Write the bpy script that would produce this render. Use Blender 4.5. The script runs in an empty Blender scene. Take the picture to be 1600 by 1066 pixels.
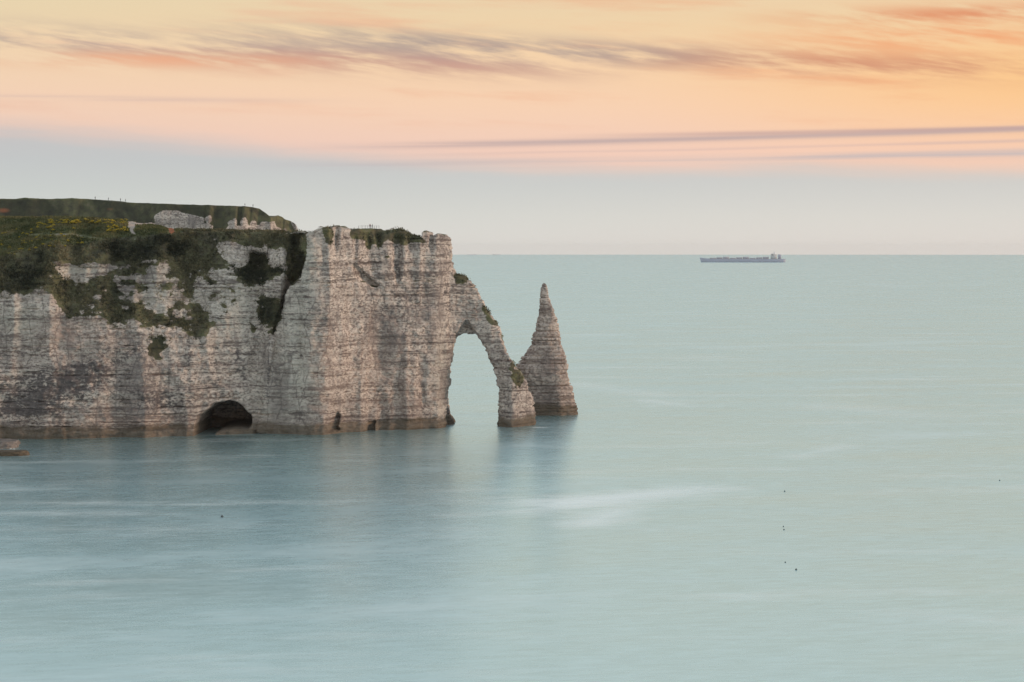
import bpy, bmesh, math, random
import numpy as np
from mathutils import Vector

# ------------------------------------------------------------------ camera, world, sun, exposure
W, H = 1600.0, 1066.0
F = 3300.0            # focal length in photo pixels
EYE = 66.0            # camera height above the sea
EYE_Y = 388.0         # photo row of eye level
PITCH = math.atan((H / 2 - EYE_Y) / F)
CP, SP = math.cos(PITCH), math.sin(PITCH)
SUN_AZ, SUN_EL = 90.0, 9.0      # degrees right of the view, above the horizon
HAZE_DENSITY = 0.000013

sc = bpy.context.scene
C = sc.collection
cam_d = bpy.data.cameras.new('camera')
cam = bpy.data.objects.new('camera', cam_d)
C.objects.link(cam)
cam.location = (0, 0, EYE)
cam.rotation_euler = (math.pi / 2 - PITCH, 0, 0)
cam_d.sensor_width = 36.0
cam_d.lens = 36.0 * F / W
cam_d.clip_start = 1.0
cam_d.clip_end = 60000.0
sc.camera = cam
sc.view_settings.view_transform = 'Standard'
sc.view_settings.look = 'None'
sc.view_settings.exposure = 0.0
sc.view_settings.gamma = 1.0
sc.view_settings.use_curve_mapping = False


def lin(c):
    out = []
    for v in c[:3]:
        v = v / 255.0
        out.append(v / 12.92 if v <= 0.04045 else ((v + 0.055) / 1.055) ** 2.4)
    return (out[0], out[1], out[2], 1.0)


class NT:
    """small expression builder on a node tree"""
    def __init__(self, tree):
        self.t = tree
        tree.nodes.clear()

    def n(self, kind, **kw):
        nd = self.t.nodes.new(kind)
        for k, v in kw.items():
            setattr(nd, k, v)
        return nd

    def link(self, a, b):
        self.t.links.new(a, b)

    def put(self, sock, v):
        if hasattr(v, 'links') or isinstance(v, bpy.types.NodeSocket):
            self.t.links.new(v, sock)
        else:
            sock.default_value = v

    def m(self, op, a, b=0.0, c=None, clamp=False):
        nd = self.n('ShaderNodeMath', operation=op)
        nd.use_clamp = clamp
        self.put(nd.inputs[0], a)
        self.put(nd.inputs[1], b)
        if c is not None:
            self.put(nd.inputs[2], c)
        return nd.outputs[0]

    def add(self, a, b): return self.m('ADD', a, b)
    def sub(self, a, b): return self.m('SUBTRACT', a, b)
    def mul(self, a, b): return self.m('MULTIPLY', a, b)

    def smooth(self, v, lo, hi, a=0.0, b=1.0):
        nd = self.n('ShaderNodeMapRange', interpolation_type='SMOOTHSTEP')
        self.put(nd.inputs[0], v)
        for i, q in enumerate((lo, hi, a, b)):
            self.put(nd.inputs[1 + i], q)
        return nd.outputs[0]

    def gauss(self, d, w):
        q = self.m('DIVIDE', d, w)
        return self.m('EXPONENT', self.mul(self.mul(q, q), -1.0))

    def ramp(self, fac, stops, interp='LINEAR'):
        nd = self.n('ShaderNodeValToRGB')
        cr = nd.color_ramp
        cr.interpolation = interp
        while len(cr.elements) < len(stops):
            cr.elements.new(0.5)
        for e, (p, col) in zip(cr.elements, stops):
            e.position = p
            e.color = col if len(col) == 4 else (*col, 1)
        self.put(nd.inputs[0], fac)
        return nd.outputs[0]

    def mix(self, fac, a, b, mode='MIX'):
        nd = self.n('ShaderNodeMix', data_type='RGBA', blend_type=mode)
        self.put(nd.inputs[0], fac)
        self.put(nd.inputs[6], a)
        self.put(nd.inputs[7], b)
        return nd.outputs[2]

    def xyz(self, x, y, z=0.0):
        nd = self.n('ShaderNodeCombineXYZ')
        for i, q in enumerate((x, y, z)):
            self.put(nd.inputs[i], q)
        return nd.outputs[0]

    def noise(self, vec, scale, detail=4.0, rough=0.55, dist=0.0):
        nd = self.n('ShaderNodeTexNoise')
        self.put(nd.inputs['Vector'], vec)
        nd.inputs['Scale'].default_value = scale
        nd.inputs['Detail'].default_value = detail
        nd.inputs['Roughness'].default_value = rough
        nd.inputs['Distortion'].default_value = dist
        return nd.outputs[0]

    def vscale(self, vec, s):
        nd = self.n('ShaderNodeVectorMath', operation='MULTIPLY')
        self.put(nd.inputs[0], vec)
        nd.inputs[1].default_value = s
        return nd.outputs[0]


def build_world():
    w = bpy.data.worlds.new('World')
    sc.world = w
    w.use_nodes = True
    b = NT(w.node_tree)
    tc = b.n('ShaderNodeTexCoord')
    sp = b.n('ShaderNodeSeparateXYZ')
    b.link(tc.outputs['Generated'], sp.inputs[0])
    u = b.mul(b.m('ARCTAN2', sp.outputs[0], sp.outputs[1]), 57.2958)
    v = b.mul(b.m('ARCSINE', sp.outputs[2]), 57.2958)
    # closeness to the sun's azimuth, 0..1
    ca = b.m('COSINE', b.mul(b.sub(u, 50.0), 0.0174533))
    wm = b.smooth(ca, 0.30, 0.92)
    # streaky cloud coordinates: long in azimuth, thin in elevation, tilted
    vt = b.add(v, b.mul(u, 0.045))
    vec = b.xyz(b.mul(u, 0.11), b.mul(vt, 1.15), 0.0)
    n1 = b.noise(vec, 1.0, 6, 0.58, 0.15)
    vec2 = b.xyz(b.add(b.mul(u, 0.30), 7.3), b.add(b.mul(b.add(v, b.mul(u, 0.14)), 2.6), 3.1), 2.0)
    n2 = b.noise(vec2, 1.0, 6, 0.60, 0.12)
    vec3 = b.xyz(b.add(b.mul(u, 0.06), 1.3), b.mul(b.sub(v, b.mul(u, 0.012)), 4.2), 5.0)
    n3 = b.noise(vec3, 1.0, 4, 0.5, 0.1)
    # upper (peach) sky by elevation, warm toward the sun and cooler away
    k = b.m('DIVIDE', b.add(v, 2.0), 92.0, clamp=True)
    def st(lst):
        return [((e + 2.0) / 92.0, lin(c)) for e, c in lst]
    hi_sky = [(10, (226, 216, 196)), (14, (214, 218, 214)), (22, (203, 218, 224)), (40, (196, 214, 226)), (90, (186, 207, 224))]
    up_w = b.ramp(k, st([(1.5, (243, 206, 186)), (2.6, (249, 208, 186)), (3.6, (252, 211, 178)), (4.8, (250, 210, 168)),
                         (6.0, (242, 210, 168)), (7.5, (236, 211, 176))] + hi_sky))
    up_c = b.ramp(k, st([(1.5, (222, 198, 192)), (2.8, (234, 203, 190)), (4.0, (242, 209, 184)), (5.2, (240, 212, 178)),
                         (6.4, (231, 212, 175)), (7.5, (228, 210, 178))] + hi_sky))
    lo_w = b.ramp(k, st([(-2, (226, 218, 211)), (0.0, (226, 217, 209)), (0.8, (222, 217, 209)), (1.5, (213, 211, 206)), (2.3, (203, 203, 202)), (3.4, (202, 201, 200))]))
    lo_c = b.ramp(k, st([(-2, (219, 220, 214)), (0.0, (217, 218, 213)), (0.8, (208, 212, 207)), (1.6, (199, 204, 201)), (2.4, (194, 197, 197)), (3.4, (198, 192, 192))]))
    upper = b.mix(wm, up_c, up_w)
    lower = b.mix(wm, lo_c, lo_w)
    # height of the bank of blue-grey low cloud, higher away from the sun
    vb = b.add(2.12, b.mul(b.smooth(u, 2.0, -16.0), 1.15))
    vv = b.add(v, b.mul(b.sub(n1, 0.5), 0.9))
    bank = b.smooth(b.sub(vv, vb), -0.42, 0.42)
    col = b.mix(bank, lower, upper)
    # orange heart of the sunset
    gl = b.mul(b.gauss(b.sub(v, 4.3), 1.5), b.smooth(b.m('COSINE', b.mul(b.sub(u, 30.0), 0.0174533)), 0.88, 1.0))
    col = b.mix(b.mul(gl, 0.65), col, lin((255, 192, 104)))
    # wisps through the peach band
    hi = b.mul(b.smooth(v, 2.6, 4.2), b.smooth(v, 14.0, 7.5))
    wisp = b.mul(b.smooth(n1, 0.50, 0.72), hi)
    pink = b.mix(wm, lin((232, 190, 168)), lin((240, 158, 108)))
    col = b.mix(b.mul(wisp, 0.55), col, pink)
    # darker mauve streaks on slanting lines
    def band(v0, slope, wdt, u0, u1, amp, colr, noise, a=0.40, c=0.66):
        nonlocal col
        d = b.sub(v, b.add(v0, b.mul(u, slope)))
        g = b.gauss(d, wdt)
        win = b.mul(b.smooth(u, u0 - 5.0, u0 + 2.5), b.smooth(u, u1 + 5.0, u1 - 2.5))
        mk = b.mul(b.mul(g, win), b.smooth(noise, a, c))
        col = b.mix(b.mul(mk, amp), col, lin(colr))
    band(5.00, -0.036, 0.40, -26, 0, 0.80, (162, 148, 148), n2, 0.34, 0.64)
    band(5.40, -0.055, 0.30, -5, 5, 0.8, (160, 147, 146), n2, 0.32, 0.62)
    band(4.86, -0.030, 0.30, -6, 0, 0.60, (214, 158, 138), n2, 0.34, 0.64)
    band(5.02, 0.0, 0.24, -12, -7, 0.7, (242, 172, 132), n2, 0.36, 0.62)
    band(5.30, -0.045, 0.34, 6, 13, 0.72, (200, 134, 112), n2, 0.34, 0.62)
    band(5.45, 0.020, 0.60, 9, 24, 0.7, (240, 154, 106), n2, 0.36, 0.66)
    band(6.15, 0.0, 0.20, 10, 24, 0.7, (220, 134, 96), n2, 0.36, 0.62)
    # thin flat streaks just above the bank
    band(2.83, 0.022, 0.09, -2, 30, 0.8, (188, 168, 167), n3, 0.30, 0.56)
    band(3.02, 0.010, 0.06, 5, 30, 0.7, (196, 165, 160), n3, 0.30, 0.55)
    band(2.30, 0.015, 0.11, -4, 30, 0.8, (196, 186, 186), n3, 0.28, 0.55)
    band(2.55, 0.020, 0.05, -1, 30, 0.5, (205, 180, 175), n3, 0.28, 0.55)
    band(3.95, 0.0, 0.08, -14, -8, 0.45, (205, 178, 172), n3, 0.32, 0.55)
    bg = b.n('ShaderNodeBackground')
    b.put(bg.inputs[0], col)
    bg.inputs[1].default_value = 1.0
    out = b.n('ShaderNodeOutputWorld')
    b.link(bg.outputs[0], out.inputs[0])


build_world()
sd = bpy.data.lights.new('sun', 'SUN')
sd.energy = 2.0
sd.angle = math.radians(16)
sd.color = (1.0, 0.72, 0.52)
sun = bpy.data.objects.new('sun', sd)
C.objects.link(sun)
saz, sel = math.radians(SUN_AZ), math.radians(SUN_EL)
sdir = Vector((math.sin(saz) * math.cos(sel), math.cos(saz) * math.cos(sel), math.sin(sel)))
sun.rotation_euler = sdir.to_track_quat('Z', 'Y').to_euler()

# ------------------------------------------------------------------ helpers
def ray(px, py):
    a, c = (px - W / 2) / F, -(py - H / 2) / F
    return a, CP + c * SP, -SP + c * CP

def at(px, py, Y):
    dx, dy, dz = ray(px, py)
    t = Y / dy
    return Vector((dx * t, Y, EYE + dz * t))

def on_sea(px, py, z=0.0):
    dx, dy, dz = ray(px, py)
    t = (z - EYE) / dz
    return Vector((dx * t, dy * t, z))

def proj(x, y, z):
    zz = z - EYE
    fw = y * CP - zz * SP
    up = y * SP + zz * CP
    return W / 2 + F * x / fw, H / 2 - F * up / fw

RNG = np.random.default_rng(7)
TAB = RNG.random((64, 64, 64)).astype(np.float32)

def vn3(x, y, z):
    """value noise -1..1"""
    xi, yi, zi = np.floor(x), np.floor(y), np.floor(z)
    fx, fy, fz = x - xi, y - yi, z - zi
    fx, fy, fz = [q * q * (3 - 2 * q) for q in (fx, fy, fz)]
    xi, yi, zi = [q.astype(np.int32) for q in (xi, yi, zi)]
    x0, x1, y0, y1, z0, z1 = xi & 63, (xi + 1) & 63, yi & 63, (yi + 1) & 63, zi & 63, (zi + 1) & 63
    a = TAB[x0, y0, z0] * (1 - fx) + TAB[x1, y0, z0] * fx
    b_ = TAB[x0, y1, z0] * (1 - fx) + TAB[x1, y1, z0] * fx
    c = TAB[x0, y0, z1] * (1 - fx) + TAB[x1, y0, z1] * fx
    d = TAB[x0, y1, z1] * (1 - fx) + TAB[x1, y1, z1] * fx
    return ((a * (1 - fy) + b_ * fy) * (1 - fz) + (c * (1 - fy) + d * fy) * fz) * 2 - 1

def fbm(x, y, z, octs=4, gain=0.5):
    x, y, z = np.broadcast_arrays(x, y, z)
    s, a, tot = 0.0, 1.0, 0.0
    for o in range(octs):
        k = 2.03 ** o
        s = s + a * vn3(x * k + 11.3 * o, y * k + 5.7 * o, z * k + 3.1 * o)
        tot += a
        a *= gain
    return s / tot

def blur(a, r, axis):
    r = int(round(r))
    if r < 1:
        return a
    k = np.exp(-0.5 * (np.arange(-2 * r, 2 * r + 1) / r) ** 2)
    k /= k.sum()
    pad = [(0, 0)] * a.ndim
    pad[axis] = (2 * r, 2 * r)
    p = np.pad(a, pad, mode='edge')
    out = np.zeros_like(a)
    for i, w_ in enumerate(k):
        sl = [slice(None)] * a.ndim
        sl[axis] = slice(i, i + a.shape[axis])
        out += w_ * p[tuple(sl)]
    return out

def in_poly(poly, X, Y):
    r = np.zeros(X.shape, bool)
    n = len(poly)
    for i in range(n):
        (x0, y0), (x1, y1) = poly[i], poly[(i + 1) % n]
        if y0 == y1:
            continue
        c = (Y >= min(y0, y1)) & (Y < max(y0, y1)) & (X < (x1 - x0) * (Y - y0) / (y1 - y0) + x0)
        r ^= c
    return r

def sd_poly(poly, X, Y):
    d = np.full(X.shape, 1e9)
    n = len(poly)
    for i in range(n):
        (x0, y0), (x1, y1) = poly[i], poly[(i + 1) % n]
        ex, ey = x1 - x0, y1 - y0
        t = np.clip(((X - x0) * ex + (Y - y0) * ey) / (ex * ex + ey * ey + 1e-9), 0, 1)
        d = np.minimum(d, np.hypot(X - x0 - t * ex, Y - y0 - t * ey))
    return np.where(in_poly(poly, X, Y), -d, d)

def smax(a, b_, k):
    h = np.clip(0.5 - 0.5 * (b_ - a) / k, 0, 1)
    return b_ * (1 - h) + a * h + k * h * (1 - h)

def surface_nets(f, xs, ys, zs):
    s = f < 0
    u8 = s.view(np.uint8)
    cnt = u8[:-1] + u8[1:]
    cnt = cnt[:, :-1] + cnt[:, 1:]
    cnt = cnt[:, :, :-1] + cnt[:, :, 1:]
    act = (cnt > 0) & (cnt < 8)
    I, J, K = np.nonzero(act)
    idx = np.full(act.shape, -1, np.int32)
    idx[I, J, K] = np.arange(len(I), dtype=np.int32)
    cv = {}
    for a in (0, 1):
        for b_ in (0, 1):
            for c in (0, 1):
                cv[a, b_, c] = f[I + a, J + b_, K + c]
    P = np.zeros((len(I), 3))
    N = np.zeros(len(I))
    cs = list(cv)
    for i in range(8):
        for ax in range(3):
            p = cs[i]
            if p[ax]:
                continue
            q = list(p); q[ax] = 1; q = tuple(q)
            va, vb = cv[p], cv[q]
            m = (va < 0) != (vb < 0)
            t = np.where(m, va / np.where(m, va - vb, 1), 0)
            for d in range(3):
                P[:, d] += np.where(m, p[d] + (t if d == ax else 0), 0)
            N += m
    P /= N[:, None]
    out = np.empty_like(P)
    for d, (g, ii) in enumerate(((xs, I), (ys, J), (zs, K))):
        out[:, d] = g[ii] + P[:, d] * (g[ii + 1] - g[ii])
    quads = []
    for ax in range(3):
        sl0 = [slice(1, -1)] * 3; sl1 = [slice(1, -1)] * 3
        sl0[ax] = slice(0, -1); sl1[ax] = slice(1, None)
        a, b_ = s[tuple(sl0)], s[tuple(sl1)]
        ch = np.nonzero(a != b_)
        flip = a[ch]
        e = [c + (0 if d == ax else 1) for d, c in enumerate(ch)]
        o1, o2 = [d for d in range(3) if d != ax]
        def cell(da, db):
            q = list(e)
            q[o1] = q[o1] - da
            q[o2] = q[o2] - db
            return idx[q[0], q[1], q[2]]
        Q = np.stack([cell(1, 1), cell(0, 1), cell(0, 0), cell(1, 0)], 1)
        if ax == 1:
            flip = ~flip
        Q[~flip] = Q[~flip][:, ::-1]
        quads.append(Q)
    return out, np.concatenate(quads)

def np_mesh(name, V, Q, attrs=None):
    me = bpy.data.meshes.new(name)
    n = Q.shape[1]
    me.vertices.add(len(V))
    me.vertices.foreach_set('co', np.ascontiguousarray(V, np.float32).ravel())
    me.loops.add(Q.size)
    me.loops.foreach_set('vertex_index', np.ascontiguousarray(Q, np.int32).ravel())
    me.polygons.add(len(Q))
    me.polygons.foreach_set('loop_start', np.arange(0, Q.size, n, dtype=np.int32))
    for k, v in (attrs or {}).items():
        a = me.attributes.new(k, 'FLOAT', 'POINT')
        a.data.foreach_set('value', np.ascontiguousarray(v, np.float32))
    me.update()
    me.validate()
    return me

def sub_mesh(V, Q, keep, attrs):
    q = Q[keep]
    used = np.unique(q)
    mp = np.full(len(V), -1, np.int64)
    mp[used] = np.arange(len(used))
    return V[used], mp[q], {k: v[used] for k, v in attrs.items()}

def link(name, me, mat, parent=None):
    o = bpy.data.objects.new(name, me)
    C.objects.link(o)
    if mat and me is not None and len(me.materials) == 0:
        me.materials.append(mat)
    if parent:
        o.parent = parent
    return o

def tag(o, label=None, cat=None, group=None, kind=None):
    if label: o['label'] = label
    if cat: o['category'] = cat
    if group: o['group'] = group
    if kind: o['kind'] = kind
    return o

def new_mat(name):
    m = bpy.data.materials.new(name)
    m.use_nodes = True
    return m, NT(m.node_tree)

def principled(b, col, rough=0.9, spec=0.2, normal=None):
    p = b.n('ShaderNodeBsdfPrincipled')
    b.put(p.inputs['Base Color'], col)
    b.put(p.inputs['Roughness'], rough)
    p.inputs['Specular IOR Level'].default_value = spec
    if normal is not None:
        b.link(normal, p.inputs['Normal'])
    o = b.n('ShaderNodeOutputMaterial')
    b.link(p.outputs[0], o.inputs[0])
    return p

def simple_mat(name, col, rough=0.8, var=0.25, scale=3.0):
    m, b = new_mat(name)
    g = b.n('ShaderNodeNewGeometry')
    n = b.noise(g.outputs['Position'], scale, 3)
    dark = tuple(c * (1 - var) for c in col[:3]) + (1,)
    principled(b, b.mix(n, dark, (*col[:3], 1)), rough)
    return m

# ------------------------------------------------------------------ materials of the land
def rock_material(name):
    m, b = new_mat(name)
    g = b.n('ShaderNodeNewGeometry')
    pos = g.outputs['Position']
    sp = b.n('ShaderNodeSeparateXYZ')
    b.link(pos, sp.inputs[0])
    X, Y, Z = sp.outputs
    def attr(nm):
        # value stored on the mesh
        a = b.n('ShaderNodeAttribute', attribute_name=nm)
        return a.outputs['Fac']
    warp = b.sub(b.noise(pos, 0.03, 3), 0.5)
    small = b.sub(b.noise(pos, 0.42, 5, 0.65), 0.5)
    zz = b.add(Z, b.add(b.mul(warp, 3.0), b.mul(small, 1.5)))
    # bedding: thin dark flint seams between pale chalk courses
    seam_v = b.xyz(b.mul(X, 0.012), b.mul(Y, 0.012), zz)
    seam = b.noise(seam_v, 0.95, 3, 0.75)
    seam2 = b.noise(seam_v, 0.33, 2, 0.5)
    brk = b.noise(b.vscale(pos, (0.13, 0.13, 0.40)), 1.0, 5, 0.65)
    grime = b.noise(b.vscale(pos, (0.055, 0.055, 0.03)), 1.0, 5, 0.62)
    fine = b.noise(b.vscale(pos, (0.9, 0.9, 1.6)), 1.0, 4, 0.65)
    pale = b.mix(b.smooth(seam2, 0.35, 0.65), (0.70, 0.585, 0.50, 1), (0.56, 0.465, 0.40, 1))
    pale = b.mix(b.smooth(fine, 0.42, 0.66), pale, (0.22, 0.172, 0.15, 1))
    wv = b.add(b.mul(zz, 0.62), b.mul(b.sub(seam2, 0.5), 2.2))
    fr = b.m('FRACT', wv)
    wn = b.n('ShaderNodeTexWhiteNoise', noise_dimensions='1D')
    b.put(wn.inputs['W'], b.m('FLOOR', wv))
    bed = wn.outputs[0]
    line = b.mul(b.smooth(b.m('ABSOLUTE', b.sub(fr, 0.5)), 0.22, 0.05), b.smooth(bed, 0.15, 0.75))
    seam_m = b.m('MAXIMUM', b.mul(b.smooth(seam, 0.52, 0.40), 0.85), line)
    zone = b.noise(b.xyz(b.mul(X, 0.02), b.mul(Y, 0.02), b.mul(zz, 0.16)), 1.0, 2, 0.5)
    seam_m = b.mul(seam_m, b.smooth(b.add(brk, b.add(b.mul(b.sub(fine, 0.5), 0.45), b.mul(b.sub(zone, 0.5), 0.6))), 0.38, 0.62))
    pale = b.mix(b.mul(b.smooth(bed, 0.35, 0.9), 0.35), pale, (0.26, 0.205, 0.18, 1))
    plit = attr('pale_lit')
    pale = b.mix(b.mul(plit, 0.6), pale, (0.58, 0.53, 0.45, 1))  # paler chalk, and facet light held in the colour
    col = b.mix(b.mul(seam_m, 0.92), pale, (0.095, 0.07, 0.063, 1))
    ck = b.n('ShaderNodeTexVoronoi', feature='DISTANCE_TO_EDGE')
    b.put(ck.inputs['Vector'], b.vscale(b.n('ShaderNodeNewGeometry').outputs['Position'], (0.16, 0.16, 0.05)))
    ck.inputs['Scale'].default_value = 1.0
    crack = b.mul(b.smooth(b.add(ck.outputs[0], b.mul(small, 0.10)), 0.035, 0.0), b.smooth(grime, 0.40, 0.55))
    col = b.mix(b.mul(crack, 0.6), col, (0.10, 0.08, 0.075, 1))
    jn = b.noise(b.vscale(pos, (0.55, 0.55, 0.07)), 1.0, 4, 0.6)
    col = b.mix(b.mul(b.smooth(jn, 0.56, 0.68), 0.55), col, (0.21, 0.17, 0.155, 1))
    gm = b.smooth(grime, 0.50, 0.68)
    mot0 = b.noise(b.vscale(pos, (0.22, 0.22, 0.42)), 1.0, 5, 0.7)
    col = b.mix(b.mul(b.smooth(mot0, 0.52, 0.66), 0.48), col, (0.155, 0.122, 0.11, 1))
    col = b.mix(b.mul(gm, 0.6), col, (0.17, 0.138, 0.128, 1))
    # weather stains, algae and painted shade of the pier's left facet (painted from where the photograph shows them)
    st = attr('stain_shade')
    mot = b.noise(b.vscale(pos, (0.32, 0.32, 0.5)), 1.0, 5, 0.7)
    stm = b.smooth(b.add(b.mul(st, 0.8), b.add(b.mul(b.sub(mot, 0.5), 1.7), b.mul(b.sub(fine, 0.5), 1.0))), 0.35, 0.75)
    stm = b.mul(stm, b.smooth(st, 0.03, 0.35))
    col = b.mix(b.mul(stm, 0.82), col, (0.085, 0.070, 0.070, 1))
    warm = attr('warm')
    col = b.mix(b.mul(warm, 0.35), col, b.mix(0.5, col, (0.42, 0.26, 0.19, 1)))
    # tide zone
    tz = b.add(Z, b.add(b.mul(b.sub(brk, 0.5), 4.5), b.mul(b.sub(b.noise(pos, 0.06, 2), 0.5), 5.0)))
    tide = b.smooth(tz, 4.5, 2.9)
    tc_ = b.mix(b.noise(b.vscale(pos, (0.2, 0.2, 1.4)), 1.0, 4), (0.035, 0.03, 0.024, 1), (0.17, 0.12, 0.075, 1))
    col = b.mix(b.mul(tide, b.smooth(fine, 0.3, 0.65, 0.96, 0.68)), col, tc_)
    # plants
    vg = attr('veg')
    vnz = b.noise(pos, 0.22, 5, 0.65)
    vcol = b.ramp(vnz, [(0.30, (0.050, 0.048, 0.034)), (0.44, (0.105, 0.090, 0.060)), (0.56, (0.130, 0.125, 0.066)), (0.70, (0.20, 0.160, 0.105))])
    dk = attr('scrub')
    vcol = b.mix(b.mul(dk, 0.7), vcol, (0.036, 0.036, 0.026, 1))
    gr = attr('grass')
    gcol = b.ramp(vnz, [(0.30, (0.065, 0.075, 0.034)), (0.50, (0.125, 0.125, 0.060)), (0.72, (0.20, 0.160, 0.085))])
    vcol = b.mix(gr, vcol, gcol)
    vm = b.smooth(b.add(vg, b.add(b.mul(b.sub(fine, 0.5), 0.9), b.mul(b.sub(brk, 0.5), 0.7))), 0.40, 0.60)
    col = b.mix(vm, col, vcol)
    so = attr('soil')
    col = b.mix(b.smooth(so, 0.3, 0.7), col, (0.30, 0.115, 0.06, 1))
    pa = attr('path')
    col = b.mix(b.smooth(pa, 0.3, 0.7), col, (0.40, 0.32, 0.27, 1))
    bp = b.n('ShaderNodeBump')
    bp.inputs['Strength'].default_value = 0.8
    bp.inputs['Distance'].default_value = 0.5
    b.put(bp.inputs['Height'], b.add(b.mul(fine, 0.8), b.mul(seam, 0.7)))
    principled(b, col, 0.95, 0.1, bp.outputs[0])
    return m

MAT_ROCK = rock_material('banded_chalk')

# ------------------------------------------------------------------ pixel rasters (where chalk, plants, stains and painted light and shade lie)
RX0, RY0, RW, RH = -420, 285, 1380, 445
GX, GY = np.meshgrid(np.arange(RW) + RX0 + 0.5, np.arange(RH) + RY0 + 0.5)
WX = 5.0 * fbm(GX / 26, GY / 20, 0 * GX + 1.5, 4, 0.6)
WY = 4.0 * fbm(GX / 26, GY / 20, 0 * GX + 9.5, 4, 0.6)
SPK = fbm(GX / 14, GY / 7, 0 * GX + 4.2, 5, 0.7)

EDGE = 0.6 * fbm(GX / 9, GY / 6, 0 * GX + 2.2, 4, 0.75) + 0.6 * fbm(GX / 13, GY / 2.4, 0 * GX + 7.2, 3, 0.7)
EDGE = EDGE / EDGE.std() * 0.5
SPK = SPK / SPK.std() * 0.5

def ragged(poly, k=1.0, soft=4, amp=1.0):
    """polygon with a ragged, ledge-like edge and stray islands"""
    m_ = blur(blur(pm(poly, k), soft, 0), soft, 1)
    return ((m_ + amp * 0.42 * EDGE > 0.5) & (m_ > 0.12)).astype(float)

def pm(poly, k=1.0):
    return in_poly(poly, GX + WX * k, GY + WY * k).astype(float)

def blob(cx, cy, rx, ry):
    return np.exp(-(((GX + WX - cx) / rx) ** 2 + ((GY + WY - cy) / ry) ** 2))

VEG_A = [(-420, 470), (-60, 460), (0, 454), (12, 459), (35, 463), (55, 457), (60, 450), (70, 452), (85, 466), (88, 477), (100, 490), (109, 502),
         (125, 493), (150, 490), (168, 500), (175, 509), (200, 509), (206, 498), (216, 498), (219, 511), (238, 512), (268, 509), (290, 516),
         (303, 528), (328, 528), (331, 510), (347, 504), (362, 480), (385, 470), (400, 470), (420, 440), (449, 430), (449, 366), (440, 355), (300, 325), (-420, 320)]
OUT_SOLID = [[(77, 412), (134, 412), (172, 414), (180, 430), (150, 433), (125, 444), (94, 432)],
             [(331, 375), (359, 377), (388, 384), (450, 388), (453, 424), (422, 416), (419, 397), (388, 394), (391, 412), (362, 416), (341, 394)]]
OUT_MIX = [[(176, 421), (219, 414), (247, 408), (264, 408), (264, 434), (283, 452), (296, 471), (302, 496), (259, 494), (231, 482), (200, 466), (181, 452)],
           [(306, 421), (366, 417), (369, 443), (403, 445), (450, 427), (450, 456), (441, 490), (428, 522), (409, 512), (400, 490), (375, 486), (347, 508), (316, 490), (300, 465), (304, 443)]]
veg = ragged(VEG_A, 1.0, 5, 1.25)
for p_ in OUT_SOLID:
    veg *= 1 - ragged(p_, 0.9, 4, 1.3)
for p_ in OUT_MIX:
    veg *= 1 - ragged(p_, 1.0, 6, 1.3) * (SPK < 0.30)
flk = fbm(GX / 11, GY / 2.8, 0 * GX + 12.2, 4, 0.7)
veg *= 1 - ((flk / flk.std() > 1.3) & (GY > 425 - 0.08 * GX)).astype(float)
veg_A = veg.copy()
patch = [[(228, 530), (240, 522), (262, 528), (258, 552), (246, 564), (232, 552)], [(402, 462), (420, 458), (437, 470), (436, 500), (426, 524), (412, 512), (402, 486)],
         [(391, 506), (399, 506), (398, 520), (392, 520)], [(448, 365), (478, 365), (479, 398), (469, 434), (455, 446), (448, 430)],
         [(500, 352), (516, 352), (522, 372), (516, 386), (508, 376)],
         [(540, 350), (606, 350), (640, 362), (664, 374), (664, 382), (640, 380), (632, 384), (622, 380), (606, 372), (597, 388), (589, 388), (584, 376), (578, 394), (573, 390), (570, 376), (548, 372)],
         [(600, 396), (612, 400), (606, 408)], [(708, 428), (730, 430), (732, 440), (722, 446), (712, 444)], [(750, 476), (760, 480), (774, 508), (768, 508), (756, 492)],
         [(770, 498), (776, 502), (800, 552), (794, 548)], [(796, 570), (804, 566), (818, 590), (816, 604), (802, 598), (795, 584)]]
for i_, p_ in enumerate(patch):
    am = 1.9 if i_ in (0, 1, 7, 8, 9, 10) else (0.5 if i_ == 3 else 1.0)
    veg = np.maximum(veg, ragged(p_, 0.9, 4 if i_ < 2 else 2, am))
grass = pm([(-420, 445), (-40, 415), (0, 402), (50, 388), (95, 382), (120, 384), (160, 374), (190, 372), (240, 367), (285, 363), (300, 330), (-420, 320)], 0.8)
scrub = np.clip(sum(blob(*q) for q in [(35, 438, 28, 22), (215, 392, 48, 20), (255, 380, 30, 16), (130, 378, 16, 6), (400, 405, 16, 14), (395, 432, 26, 14), 
                                       (418, 490, 16, 30), (245, 540, 18, 20), (190, 455, 30, 26), (60, 400, 8, 10)]), 0, 1)
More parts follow.
